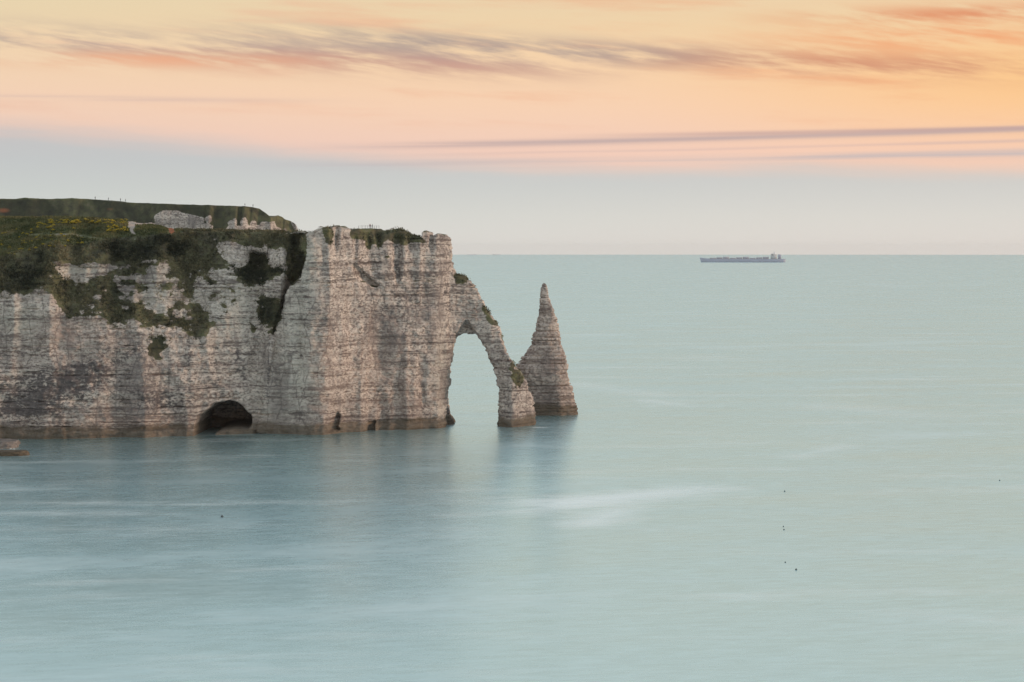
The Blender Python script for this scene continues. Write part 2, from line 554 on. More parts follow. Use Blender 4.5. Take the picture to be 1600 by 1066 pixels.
stain_shade = np.clip(sum(a_ * blob(*q) for a_, q in [
    (0.7, (120, 672, 200, 8)), (0.9, (70, 610, 75, 42)), (0.7, (150, 580, 60, 30)), (0.8, (20, 640, 60, 16)), (0.8, (250, 622, 45, 24)), (0.6, (210, 545, 40, 16)), (0.8, (296, 560, 5, 42)),
    (0.7, (370, 560, 6, 40)), (0.7, (382, 580, 6, 40)), (0.7, (418, 590, 7, 50)), (0.6, (340, 590, 20, 40)), (0.9, (621, 412, 7, 34)), (0.6, (640, 400, 5, 18)),
    (0.7, (564, 405, 7, 14)), (0.5, (590, 620, 30, 28)), (0.6, (660, 620, 10, 40)), (0.45, (560, 560, 34, 24)), (0.4, (610, 500, 40, 30)),
    (0.7, (697, 455, 8, 16)), (0.7, (704, 480, 9, 12)), (0.5, (560, 480, 30, 20)), (0.5, (650, 560, 16, 40)), (0.5, (480, 480, 10, 20)),
    (0.6, (790, 640, 8, 26)), (0.5, (640, 470, 24, 12))]), 0, 1)  # first entry here is shade painted on the pier's left facet
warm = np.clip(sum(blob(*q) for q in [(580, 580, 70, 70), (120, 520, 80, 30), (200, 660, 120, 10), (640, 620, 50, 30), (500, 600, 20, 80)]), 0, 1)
soil = np.clip(pm([(258, 353), (268, 352), (274, 362), (266, 366), (262, 360)], 0.3) + pm([(-10, 322), (12, 326), (18, 336), (-5, 334)], 1) * 0.55, 0, 1)
path = np.clip(pm([(199, 343), (206, 343), (208, 347), (250, 347), (252, 350), (212, 352), (208, 362), (214, 368), (206, 366), (200, 354)], 0.2)
               + pm([(35, 366), (110, 365), (150, 371), (175, 377), (150, 373), (110, 367.5), (40, 368)], 0.2) * 0.6
               + pm([(512, 354), (560, 356.5), (545, 359.5), (520, 358)], 0.2), 0, 1)
RAST = {'veg': veg, 'grass': grass * pm(VEG_A), 'scrub': scrub, 'stain_shade': stain_shade, 'warm': warm, 'soil': soil, 'path': path}
RAST['pale_lit'] = np.clip(sum(blob(*q) for q in [(466, 520, 28, 110), (445, 620, 40, 40), (690, 590, 9, 80), (480, 400, 14, 50), (30, 500, 40, 30), (120, 425, 50, 16), (240, 450, 50, 40), (360, 470, 50, 60)]), 0, 1)  # pale outcrops, plus light painted onto the block's turned facets
RAST = {k: blur(blur(v, 2 if k == 'veg' else 1, 0), 2 if k == 'veg' else 1, 1) for k, v in RAST.items()}

def look(r, px, py):
    x = np.clip(px - RX0 - 0.5, 0, RW - 1.001)
    y = np.clip(py - RY0 - 0.5, 0, RH - 1.001)
    xi, yi = x.astype(int), y.astype(int)
    fx, fy = x - xi, y - yi
    return (r[yi, xi] * (1 - fx) + r[yi, xi + 1] * fx) * (1 - fy) + (r[yi + 1, xi] * (1 - fx) + r[yi + 1, xi + 1] * fx) * fy

# slope of the land (metres back per metre up) seen at each pixel
slope = 0.07 + 0 * GX
slope = np.where(veg_A > 0.5, 0.95, np.where(pm(VEG_A, 0.3) > 0.5, 0.22, slope))
slope = np.where(grass > 0.5, 3.4, slope)
slope = blur(blur(slope, 2, 0), 2, 1)
# deep carvings in metres
def carve(poly, depth, soft=2, k=0.5):
    return depth * blur(blur(pm(poly, k), soft, 0), soft, 1)
recA = carve([(448, 362), (480, 362), (480, 400), (471, 434), (457, 447), (444, 490), (430, 527), (423, 522), (434, 490), (443, 447), (448, 420)], 13.0, 2)
recA += carve([(481, 355), (481, 400), (472, 434), (458, 447), (446, 490), (432, 527), (420, 600), (410, 700), (900, 700), (900, 355)], 9.0, 1, 0.3)
recA += carve([(388, 393), (420, 397), (416, 425), (392, 425)], 4.0)
cave = [(306, 690), (306, 660), (311, 651), (327, 640), (333, 632), (349, 630), (357, 627), (371, 631), (380, 640), (391, 652), (391, 664), (386, 669), (366, 668), (346, 671), (334, 676), (332, 690)]
recAC = carve(cave, 34.0, 1, 0.3)
recAC += carve([(514, 674), (516, 660), (526, 644), (531, 650), (527, 668), (532, 672)], 4.0, 1, 0.2)
recAC += carve([(573, 676), (573, 659), (586, 658), (584, 676)], 3.0, 1, 0.2)
recAC += carve([(584, 663), (584, 657), (640, 655), (690, 652), (692, 658), (640, 662)], 1.6, 1, 0.2)
recC = carve([(552, 414), (562, 418), (572, 430), (584, 440), (593, 446), (586, 449), (572, 442), (560, 437), (555, 428)], 3.2, 1, 0.3)
recC += carve([(712, 526), (721, 510), (728, 500), (736, 510), (747, 526)], 7.0, 1, 0.2)
for gx_, t_, bt_, w_, d_ in [(524, 355, 402, 5, 3.0), (576, 372, 396, 4, 2.0), (593, 358, 390, 6, 2.5), (621, 372, 452, 8, 2.6), (641, 372, 398, 5, 1.6), (675, 360, 400, 2.5, 3.0),
                             (556, 372, 420, 3, 1.4), (470, 470, 640, 4, 0.8), (660, 560, 650, 6, 1.2), (505, 380, 420, 3, 1.2), (545, 470, 560, 5, 0.8), (508, 620, 650, 4, 1.0)]:
    recC += carve([(gx_ - w_, t_ - 6), (gx_ + w_, t_ - 6), (gx_ + w_ * .7, (t_ + bt_) / 2), (gx_, bt_), (gx_ - w_ * .8, (t_ + bt_) / 2)], d_, 2, 0.7)

# ------------------------------------------------------------------ the near headland
sea_pts = [(-260, 693), (0, 686), (150, 684), (305, 681), (395, 677), (430, 678), (500, 679.5), (528, 677), (575, 673), (690, 668.5), (760, 667.5), (799, 667.5), (840, 666)]
sw = [on_sea(*p) for p in sea_pts]
swx, swy = np.array([p.x for p in sw]), np.array([p.y for p in sw])

def strata(z, x, y):
    q = z + 1.6 * vn3(x / 45, y / 45, 0 * x + 0.5) + 0.25 * vn3(x / 6, y / 6, 0 * x + 7.5)
    w_ = q / 1.42 + 0.8 * vn3(q / 3.1, 0 * x + 0.5, 0 * x + 0.5)
    t = w_ - np.floor(w_)
    bed = TAB[(np.floor(w_).astype(np.int32) * 7) & 63, 5, 9]
    notch = np.clip(1 - np.abs(t - 0.16) / 0.20, 0, 1) * np.clip(0.35 + 0.9 * bed + 0.8 * vn3(x / 5, y / 5, q / 1.4) + 0.5 * vn3(x / 1.7, y / 1.7, q / 1.4) - 0.3, 0, 1.6)
    s = 1.8 * notch - 0.35 + 0.9 * (TAB[(np.floor(w_).astype(np.int32) * 11) & 63, 15, 3] - 0.5) + 0.5 * vn3(q / 2.6, x / 90 + 9, y / 90)
    return s

def ridge(x, z, seed):
    return (1 - 2.2 * np.abs(vn3(x, z, 0 * x + seed))) + 0.5 * (1 - 2.2 * np.abs(vn3(x * 2.3, z * 1.7, 0 * x + seed + 3.3)))

def build_headland():
    xs = np.arange(-262.0, 13.0, 0.5)
    ys = np.concatenate([np.arange(718.0, 800.0, 0.62), np.arange(800.0, 850.0, 1.2), np.arange(850, 900, 3.0)])
    zs = np.concatenate([np.arange(-2.0, 74.2, 0.34), np.arange(74.2, 80.5, 0.5)])
    nx, nz = len(xs), len(zs)
    y0 = np.interp(xs, swx, swy)
    y0 = blur(y0, 6, 0)
    big = 2.6 * fbm(xs / 26, 0 * xs + 2.2, 0 * xs, 3) + 1.0 * fbm(xs / 8, 0 * xs + 5.2, 0 * xs, 2)
    # --- left part: march up each column, following the slope raster
    YA = np.zeros((nx, nz))
    y = y0 + big
    prevz = zs[0]
    for k, z in enumerate(zs):
        px, py = proj(xs, y, z)
        s = look(slope, px, py) * np.where(py > 690, 0.3, 1)
        y = y + s * (z - prevz)
        prevz = z
        YA[:, k] = y
    YA = blur(blur(YA, 2, 0), 2, 1)
    XX, ZZ = np.meshgrid(xs, zs, indexing='ij')
    px, py = proj(XX, YA, ZZ)
    YA += look(recA + recAC, px, py)
    YA += -0.9 * np.clip((3.4 + 0.8 * np.sin(XX / 9) - ZZ) / 0.6, 0, 1)
    YA -= 1.9 * ridge(XX / 15, ZZ / 75, 2.5)
    YA += 1.5 * np.exp(-((ZZ - 3.3) / 0.8) ** 2) * np.clip(0.4 + 1.4 * vn3(XX / 14, 0 * XX, 0 * XX + 6.5), 0, 1)
    but = 1.3 * fbm(XX / 9, ZZ / 60, 0 * XX + 3.3, 3) + 0.5 * fbm(XX / 5, ZZ / 5, 0 * XX + 8.3, 3)
    YA += but
    # --- right part: upright block and arch
    pxc = proj(XX, np.interp(XX, swx, swy), ZZ)[0]
    plan = np.interp(pxc[:, 0], [380, 430, 500, 560, 640, 683, 703, 745, 780, 799, 815, 840], [1.0, 2.0, 0.0, 0.8, -0.3, -1.2, 3.5, 5.5, 4.5, -0.5, 2.2, 7.5])
    YC = (y0 + blur(plan, 1, 0) + 0.4 * big)[:, None] + 0.06 * ZZ
    px, py = proj(XX, YC, ZZ)
    YC += look(recC + recAC, px, py)
    YC += -0.8 * np.clip((3.6 + 0.8 * np.sin(XX / 7) - ZZ) / 0.6, 0, 1)
    YC -= 1.7 * ridge(XX / 12, ZZ / 55, 5.5) * np.where(XX > -24, 0.35, 1)
    YC += 1.3 * fbm(XX / 9, ZZ / 60, 0 * XX + 1.3, 3) * np.where(XX > -24, 0.4, 1) + 0.5 * fbm(XX / 5, ZZ / 5, 0 * XX + 6.3, 3)
    sil_px = [(400, 760), (402, 690), (412, 610), (424, 530), (438, 492), (452, 450), (470, 434), (479, 400), (476, 392), (469, 388), (470, 376), (478, 367), (488, 363), (497, 357.5), (508, 356), (528, 354.5), (545, 358),
              (562, 358.5), (590, 358.5), (600, 363), (604, 365.5), (611, 361.5), (620, 359.5), (630, 360.5), (637, 367), (650, 371), (660, 373.5), (662, 363), (666, 361), (672, 364),
              (675, 373), (677, 375), (679, 368), (684, 367), (694, 369), (702, 374), (702, 392), (703, 408), (707, 424), (711, 432), (722, 432), (734, 441), (744, 454), (752, 470),
              (762, 488), (776, 509), (783, 524), (789, 545), (800, 568), (813, 585), (822, 600), (830, 622), (835, 645), (836, 760)]
    op_px = [(693, 760), (694, 668), (696, 640), (698, 610), (700.5, 580), (705, 553), (711, 527), (715, 523), (730, 522.5), (744, 524), (752, 533), (760, 548), (769, 568), (776, 588), (780.5, 610), (781, 640), (779, 668), (778, 760)]
    def wpoly(pp):
        out = []
        for a, c in pp:
            yy = 768.0
            for _ in range(3):
                q = at(a, c, yy)
                yy = float(np.interp(q.x, xs, y0)) + 4.0
            out.append((q.x, q.z))
        return out
    sil = smax(sd_poly(wpoly(sil_px), XX, ZZ), -sd_poly(wpoly(op_px), XX, ZZ), 0.6)
    sil += 0.35 * fbm(XX / 3.0, ZZ / 1.3, 0 * XX + 4.4, 3)
    back = np.interp(xs, [-90, -40, -24, -14, 0, 12], [45, 38, 26, 17, 15, 14])
    xcut = at(481, 400, 772).x
    ztop = np.interp(xs, [-262, -215, -185, -160, -148, -136, -126, -100, -84], [78, 77.6, 77.2, 76.8, 75.4, 73.2, 72.2, 71.9, 71.2]) + 0.5 * fbm(xs / 7, 0 * xs, 0 * xs + .5, 3)
    f = np.empty((nx, len(ys), nz), np.float32)
    XX3 = xs[:, None]
    for j, yv in enumerate(ys):
        zt = ztop[:, None] + 0.7 * fbm(xs / 6, 0 * xs + yv / 6, 0 * xs + 2.5, 2)[:, None]
        fa = np.maximum(np.maximum((YA - yv) * 0.8, ZZ - zt), XX3 - xcut)
        fc = smax((YC - yv), sil, 0.9)
        fc = np.maximum(fc, yv - (y0 + back)[:, None])
        f[:, j, :] = np.minimum(fa, fc)
    I, J, K = np.nonzero(np.abs(f) < 2.6)
    x, y, z = xs[I], ys[J], zs[K]
    d = 0.36 * strata(z, x, y) + 0.95 * fbm(x / 4.5, y / 4.5, z / 3.2, 3, 0.65) + 0.28 * vn3(x / 1.1, y / 1.1, z / 1.0) + 0.45 * fbm(x / 2.2, y / 2.2, z / 14, 2)
    f[I, J, K] += d.astype(np.float32)
    return surface_nets(f, xs, ys, zs)

def face_normals(V, Q):
    n = np.cross(V[Q[:, 2]] - V[Q[:, 0]], V[Q[:, 3]] - V[Q[:, 1]])
    return n / (np.linalg.norm(n, axis=1, keepdims=True) + 1e-9)

def land_attrs(V, Q):
    px, py = proj(V[:, 0], V[:, 1], V[:, 2])
    at_ = {k: look(r, px, py) for k, r in RAST.items()}
    fn = face_normals(V, Q)
    vn = np.zeros_like(V)
    for i in range(4):
        np.add.at(vn, Q[:, i], fn)
    vn /= np.linalg.norm(vn, axis=1, keepdims=True) + 1e-9
    return at_, vn, px, py

HV, HQ = build_headland()
HA, HN, HPX, HPY = land_attrs(HV, HQ)
flat = np.clip((HN[:, 2] - 0.72) / 0.15, 0, 1) * np.clip((HV[:, 2] - 40) / 10, 0, 1)
RVEG = HA['veg'].copy()
HA['veg'] = np.maximum(HA['veg'], flat * 0.9)
print('headland', len(HV), len(HQ), 'normal y mean', HN[:, 1].mean())
cen = HV[HQ].mean(1)
arch_x = at(704, 500, 778).x
is_arch = (cen[:, 0] > arch_x) & (cen[:, 2] < at(704, 428, 778).z)
v_, q_, a_ = sub_mesh(HV, HQ, ~is_arch, HA)
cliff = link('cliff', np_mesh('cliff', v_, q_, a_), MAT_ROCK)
tag(cliff, 'tall banded chalk cliff with grassy top and a sea cave at its foot', 'cliff', kind='structure')
v_, q_, a_ = sub_mesh(HV, HQ, is_arch, HA)
arch = link('sea_arch', np_mesh('sea_arch', v_, q_, a_), MAT_ROCK, cliff)
arch['label'] = 'natural chalk arch stepping from the cliff down into the sea'

# ------------------------------------------------------------------ the needle
def build_needle():
    prof = [(441, 849.5, 850.5), (444, 847.5, 852.5), (450, 845, 855), (460, 843.5, 857), (470, 842.5, 860), (490, 841.5, 866), (510, 839.5, 872.5), (525, 837, 875.5), (538, 832, 878),
            (546, 825, 880), (556, 819, 882), (575, 812, 885), (600, 812, 890), (620, 814, 894), (632, 815, 897), (640, 815, 898.5), (650, 814, 900), (670, 812, 902)]
    D = 840.0
    pz, pl, pr = [], [], []
    for py, a, c in prof:
        A_, B_ = at(a, py, D), at(c, py, D)
        pz.append(A_.z); pl.append(A_.x); pr.append(B_.x)
    pz, pl, pr = pz[::-1], pl[::-1], pr[::-1]
    xs = np.arange(-4, 34, 0.32); ys = np.arange(818, 862, 0.36); zs = np.arange(-2, 56, 0.28)
    X, Y, Z = np.meshgrid(xs, ys, zs, indexing='ij')
    L, R = np.interp(zs, pz, pl), np.interp(zs, pz, pr)
    cx, hw = (L + R) / 2, np.maximum((R - L) / 2, 0.12)
    hd = np.minimum(hw * 0.95, 9.0)
    dx, dy = (X - cx), (Y - (D + 1.0))
    ang = np.arctan2(dy, dx)
    r = (np.abs(dx / hw) ** 2.4 + np.abs(dy / hd) ** 2.4) ** (1 / 2.4)
    r = r * (1 + 0.05 * np.sin(3 * ang + 0.6) + 0.03 * np.sin(7 * ang + Z / 14))
    f = (r - 1) * hw
    f = np.maximum(f, Z - (pz[-1] + 0.1))
    f -= 0.7 * np.clip((3.2 - Z) / 0.8, 0, 1)
    amp = np.clip(hw / 4.0, 0.25, 1.0)
    f += amp * (1.3 * fbm(X / 9 + 3, Y / 9, Z / 8, 2) + 0.55 * strata(Z, X, Y) + 0.95 * fbm(X / 4.5, Y / 4.5, Z / 3.4, 4, 0.65) + 0.5 * fbm(X / 2, Y / 2, Z / 14, 2))
    # a knuckle on the tip
    f = np.minimum(f, np.sqrt((X - at(850.5, 447, D).x) ** 2 + (Y - D - 1) ** 2 + ((Z - at(850, 447.5, D).z) * 0.8) ** 2) - 0.95 + 0.2 * vn3(X, Y, Z))
    return surface_nets(f.astype(np.float32), xs, ys, zs)

NV, NQ = build_needle()
npx, npy_ = proj(NV[:, 0], NV[:, 1], NV[:, 2])
z0 = np.zeros(len(NV))
na = {k: z0.copy() for k in RAST}
na['stain_shade'] = np.clip(0.9 * np.exp(-((npx - 870) / 26) ** 2 - ((npy_ - 640) / 9) ** 2) + 0.7 * np.exp(-((npx - 851) / 5) ** 2 - ((npy_ - 446) / 6) ** 2)
                      + 0.5 * np.exp(-((npx - 852) / 4) ** 2 - ((npy_ - 575) / 26) ** 2), 0, 1)
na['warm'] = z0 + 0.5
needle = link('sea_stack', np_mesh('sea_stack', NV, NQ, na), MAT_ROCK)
tag(needle, 'slender pointed chalk needle rising from the sea beyond the arch foot', 'sea stack')

# ------------------------------------------------------------------ the farther headland
FAR_OUT = [[(240, 341), (250, 333), (262, 330), (276, 331), (286, 336), (300, 338), (318, 341), (322, 364), (250, 366), (244, 352)],
           [(321, 341), (328, 338), (332, 350), (322, 352)], [(354, 364), (358, 347), (369, 344), (371, 364)], [(376, 350), (379, 342), (385, 343), (388, 356), (376, 362)],
           [(390, 364), (391, 347), (400, 348), (406, 364)], [(404, 364), (406, 349), (430, 350), (436, 364)], [(443, 370), (441, 358), (449, 358), (449, 370)],
           [(455, 350), (456, 344), (464, 351), (472, 372), (458, 372), (461, 360)], [(104, 346), (110, 341), (120, 341), (123, 346)], [(234, 352), (262, 350), (300, 349), (332, 353), (332, 378), (234, 378)], [(348, 358), (376, 355), (404, 354), (440, 357), (440, 378), (348, 378)]]
def build_far():
    tops = [(-420, 318), (-300, 314), (-150, 312), (0, 311), (25, 311), (40, 309), (52, 311), (75, 311), (110, 310), (140, 312), (160, 313), (175, 315.5), (200, 317), (250, 318.5), (300, 320), (350, 321.5),
            (385, 322.5), (397, 324), (406, 326.5), (416, 333), (425, 340.5), (429, 338.5), (436, 337), (441, 339), (446, 343), (454, 345.5), (459, 348), (463, 351), (467, 361), (470, 372), (476, 420)]
    Y0 = 1165.0
    px_c = np.arange(-420, 477, 1.6)
    nzr = 150
    mk = np.zeros(GX.shape)
    for p_ in FAR_OUT:
        mk = np.maximum(mk, ragged([(a, c - 2.5 if c < 356 else c) for a, c in p_], 0.3, 2, 0.6))
    mkb = blur(blur(mk, 1, 0), 1, 1)
    V = np.zeros((len(px_c), nzr + 14, 3)); M = np.zeros((len(px_c), nzr + 14))
    ptop = np.interp(px_c, [t[0] for t in tops], [t[1] for t in tops])
    ptop = ptop + 0.5 * fbm(px_c / 9, 0 * px_c, 0 * px_c + .3, 3)
    ytop = np.full(len(px_c), 1192.0)
    for it in range(3):
        xc = (px_c - 800) / F * ytop
        ztop = np.array([at(a, c, d).z for a, c, d in zip(px_c, ptop, ytop)])
        y = Y0 + 10 * fbm(xc / 60, 0 * xc + 1.1, 0 * xc, 3) + 4 * fbm(xc / 14, 0 * xc + 1.7, 0 * xc, 2)
        y = y + np.interp(px_c, [-420, 425, 432, 476], [0, 0, 14, 26])
        zlo = 12.0
        for k in range(nzr):
            t = k / (nzr - 1)
            z = zlo + (ztop - zlo) * t
            px, py = proj(xc, y, z)
            w_ = look(mkb, px, py)
            y = y + (0.12 * w_ + 0.75 * (1 - w_)) * (ztop - zlo) / (nzr - 1) * np.where(py < 366, 1, 0.1)
            rel = (1.0 * fbm(xc / 5, z / 9, 0 * xc + 3.0, 3) + 1.6 * fbm(xc / 4, z / 40, 0 * xc + 8.0, 2)) * (1 - 0.6 * t)
            V[:, k] = np.stack([xc, y + rel * (0.4 + w_), z], 1)
            M[:, k] = 1 - w_
        ytop = blur(y, 3, 0)
    for i in range(14):
        k = nzr + i
        V[:, k] = np.stack([xc - (1.2 + i * 4.0) * 0.5 * np.clip((px_c - 250) / 150, 0, 1), y + 1.2 + i * 4.0, ztop + 0.05 * i + 0.25 * vn3(xc / 4, 0 * xc + i, 0 * xc)], 1)
        M[:, k] = 1
    n0, n1_ = V.shape[:2]
    ii = np.arange(n0 * n1_).reshape(n0, n1_)
    Q = np.stack([ii[:-1, :-1], ii[1:, :-1], ii[1:, 1:], ii[:-1, 1:]], -1).reshape(-1, 4)
    return V.reshape(-1, 3), Q, M.reshape(-1)

FV, FQ, FM = build_far()
fa_, fn_, fpx, fpy = land_attrs(FV, FQ)
z0 = np.zeros(len(FV))
rib = fbm(FV[:, 0] / 9 + FV[:, 2] / 14, FV[:, 2] / 16, z0 + 1.0, 4)
fattr = {'veg': FM, 'grass': np.clip((FV[:, 2] - 93.0) / 1.0, 0, 1) * (fpx < 170) + 0.15 * np.clip(rib * 2, 0, 1), 'scrub': np.clip(0.70 - rib * 1.6, 0, 1), 'stain_shade': z0, 'warm': z0,
         'pale_lit': z0, 'soil': np.clip(0.62 * np.exp(-((fpx - 5) / 16) ** 2 - ((fpy - 329) / 6) ** 2) + 0.45 * np.exp(-((fpx - 172) / 12) ** 2 - ((fpy - 327) / 5) ** 2), 0, 1), 'path': z0}
far = link('far_cliff', np_mesh('far_cliff', FV, FQ, fattr), MAT_ROCK)
tag(far, 'darker grassy headland with pale chalk outcrops standing behind the near cliff', 'headland', kind='structure')

# ------------------------------------------------------------------ the sea
def sea_material():
    m, b = new_mat('long_exposure_sea')
    g = b.n('ShaderNodeNewGeometry')
    pos = g.outputs['Position']
    sp = b.n('ShaderNodeSeparateXYZ')
    b.link(pos, sp.inputs[0])
    X, Y = sp.outputs[0], sp.outputs[1]
    tilt = b.xyz(b.mul(b.add(X, b.mul(Y, 0.10)), 0.55), b.sub(Y, b.mul(X, 0.25)), 0.0)
    big = b.noise(tilt, 0.004, 4, 0.55)
    mid = b.noise(tilt, 0.020, 5, 0.6)
    fine = b.noise(tilt, 0.16, 4, 0.65)
    ripple = b.noise(tilt, 0.6, 3, 0.6)
    body = b.mix(b.smooth(big, 0.35, 0.65), (0.035, 0.125, 0.135, 1), (0.05, 0.145, 0.15, 1))
    foam = None
    def streak(p0, p1, wid, amp):
        nonlocal foam
        a, c = on_sea(*p0), on_sea(*p1)
        ex, ey = c.x - a.x, (c.y - a.y)
        L2 = ex * ex + ey * ey
        t = b.m('DIVIDE', b.add(b.mul(b.sub(X, a.x), ex), b.mul(b.sub(Y, a.y), ey)), L2, clamp=True)
        dx = b.sub(b.sub(X, a.x), b.mul(t, ex))
        dy = b.sub(b.sub(Y, a.y), b.mul(t, ey))
        d = b.m('SQRT', b.add(b.mul(dx, dx), b.mul(dy, dy)))
        d = b.add(d, b.add(b.mul(b.sub(mid, 0.5), wid * 3.5), b.mul(b.sub(fine, 0.5), wid * 2.4)))
        s = b.mul(b.m('POWER', b.smooth(d, wid * 2.2, -wid * 0.6), 1.5), amp)
        foam = s if foam is None else b.m('MAXIMUM', foam, s)
    streak((815, 800), (930, 782), 8, 0.5)
    streak((880, 787), (1090, 764), 13, 1.0)
    streak((920, 818), (968, 798), 8, 0.8)
    streak((700, 806), (815, 800), 5, 0.2)
    streak((1240, 714), (1320, 697), 7, 0.4)
    streak((1015, 626), (1050, 632), 8, 0.5)
    streak((900, 600), (1030, 618), 14, 0.3)
    streak((1270, 633), (1440, 650), 18, 0.25)
    streak((838, 668), (848, 668), 2.5, 0.8)
    wide = b.noise(b.xyz(b.mul(b.add(X, b.mul(Y, 0.5)), 0.010), b.mul(b.sub(Y, b.mul(X, 0.12)), 0.035), 3.0), 1.0, 5, 0.62)
    foam = b.m('MAXIMUM', foam, b.mul(b.smooth(wide, 0.50, 0.76), 0.34))
    grain = b.noise(b.xyz(b.mul(X, 0.13), b.mul(b.sub(Y, b.mul(X, 0.2)), 0.42), 1.0), 1.0, 4, 0.7)
    sheet = b.mul(b.smooth(b.add(mid, b.mul(b.sub(big, 0.5), 0.8)), 0.55, 0.80), 0.22)
    foam = b.m('MAXIMUM', foam, sheet)
    foam = b.m('MAXIMUM', foam, b.mul(b.smooth(fine, 0.50, 0.75), 0.07))
    foam = b.mul(foam, b.smooth(fine, 0.25, 0.6, 0.55, 1.0))
    col = body
    rough = b.add(0.275, b.add(b.mul(b.sub(mid, 0.5), 0.12), b.mul(b.sub(grain, 0.5), 0.12)))
    df = b.n('ShaderNodeBsdfDiffuse')
    b.put(df.inputs[0], col)
    gs = b.n('ShaderNodeBsdfGlossy', distribution='MULTI_GGX')
    gs.inputs['Color'].default_value = (0.78, 0.948, 0.985, 1)
    b.put(gs.inputs['Roughness'], rough)
    mx = b.n('ShaderNodeMixShader')
    b.put(mx.inputs[0], b.add(0.81, b.mul(b.sub(grain, 0.5), 0.30)))
    b.link(df.outputs[0], mx.inputs[1]); b.link(gs.outputs[0], mx.inputs[2])
    fd = b.n('ShaderNodeBsdfDiffuse')
    fd.inputs[0].default_value = (0.95, 0.94, 0.89, 1)
    mf = b.n('ShaderNodeMixShader')
    b.put(mf.inputs[0], foam)
    b.link(mx.outputs[0], mf.inputs[1]); b.link(fd.outputs[0], mf.inputs[2])
    o = b.n('ShaderNodeOutputMaterial')
    b.link(mf.outputs[0], o.inputs[0])
    return m

def build_sea():
    R = [0, 150, 320, 420, 520, 640, 760, 900, 1200, 1800, 3000, 5000, 9000, 15000, 21800]
    n = 720
    V, Q = [], []
    for r in R[1:]:
        for i in range(n):
            a = 2 * math.pi * i / n
            V.append((r * math.sin(a), r * math.cos(a), 0))
    V = np.array(V)
    for j in range(len(R) - 2):
        i = np.arange(n); k = (i + 1) % n
        Q.append(np.stack([j * n + k, (j + 1) * n + k, (j + 1) * n + i, j * n + i], 1))
    Q = np.concatenate(Q)[:, ::-1]
    return V, Q
sv, sq = build_sea()
nrm = np.cross(sv[sq[0, 1]] - sv[sq[0, 0]], sv[sq[0, 2]] - sv[sq[0, 0]])
if nrm[2] < 0:
    sq = sq[:, ::-1]
sea = link('sea', np_mesh('sea', sv, sq), sea_material())
tag(sea, kind='structure')

# ------------------------------------------------------------------ picking points on the land by pixel
class Land:
    def __init__(self, V):
        self.V = V
        self.px, self.py = proj(V[:, 0], V[:, 1], V[:, 2])
    def hit(self, px, py, r=1.6):
        m = np.nonzero((np.abs(self.px - px) < r) & (np.abs(self.py - py) < r))[0]
        if len(m) == 0:
            return None
        return self.V[m[np.argmin(self.V[m, 1])]]
    def top(self, px, y0=None, r=1.2):
        """skyline point of the land in one pixel column"""
        m = np.nonzero(np.abs(self.px - px) < r)[0]
        return self.V[m[np.argmin(self.py[m])]]

NEAR = Land(HV)
FAR = Land(FV)
rnd = random.Random(5)

# ------------------------------------------------------------------ plants: scrub and grass tufts as loose leaf clumps
def leaf_material(name, cols):
    m, b = new_mat(name)
    g = b.n('ShaderNodeNewGeometry')
    n = b.noise(g.outputs['Position'], 0.11, 5, 0.7)
    n2 = b.noise(g.outputs['Position'], 2.5, 2, 0.6)
    dk = b.n('ShaderNodeAttribute', attribute_name='dark').outputs['Fac']
    c = b.ramp(b.sub(b.add(b.mul(n, 0.75), b.mul(n2, 0.25)), b.mul(dk, 0.14)), [(0.38, cols[0]), (0.50, cols[1]), (0.62, cols[2])])
    principled(b, c, 0.9, 0.1)
    return m
MAT_SCRUB = leaf_material('scrub_leaves', [(0.038, 0.040, 0.026), (0.13, 0.118, 0.070), (0.25, 0.21, 0.125)])
MAT_GRASS = leaf_material('cliff_grass', [(0.062, 0.074, 0.032), (0.125, 0.126, 0.056), (0.21, 0.17, 0.085)])

def tufts(name, mask, count, size, mat, label, cat, up=0.5):
    fc = cen
    w_ = mask / mask.sum()
    rs = np.random.default_rng(3)
    pick = rs.choice(len(HQ), count, p=w_)
    base = fc[pick]
    nn = HN[HQ[pick, 0]]
    n_l = 5
    tri = []
    for k in range(n_l):
        d = rs.normal(size=(count, 3)) * 0.8 + nn * 0.9 + np.array([0, 0, up])
        d /= np.linalg.norm(d, axis=1, keepdims=True)
        L = size * rs.uniform(0.5, 1.3, (count, 1)) * (1 + 0.9 * np.clip(fbm(base[:, 0] / 6, base[:, 1] / 6, base[:, 2] / 6, 2), 0, 1))[:, None]
        s_ = np.cross(d, rs.normal(size=(count, 3)))
        s_ /= np.linalg.norm(s_, axis=1, keepdims=True)
        b0 = base + rs.normal(size=(count, 3)) * size * 0.45
        tri.append(np.stack([b0 - s_ * L * 0.32, b0 + s_ * L * 0.32, b0 + d * L], 1))
    T = np.concatenate(tri).reshape(-1, 3)
    sc_ = HA['scrub'][HQ[pick, 0]]
    o = link(name, np_mesh(name, T, np.arange(len(T)).reshape(-1, 3), {'dark': np.repeat(np.tile(sc_, n_l), 3)}), mat)
    return tag(o, label, cat, kind='stuff')

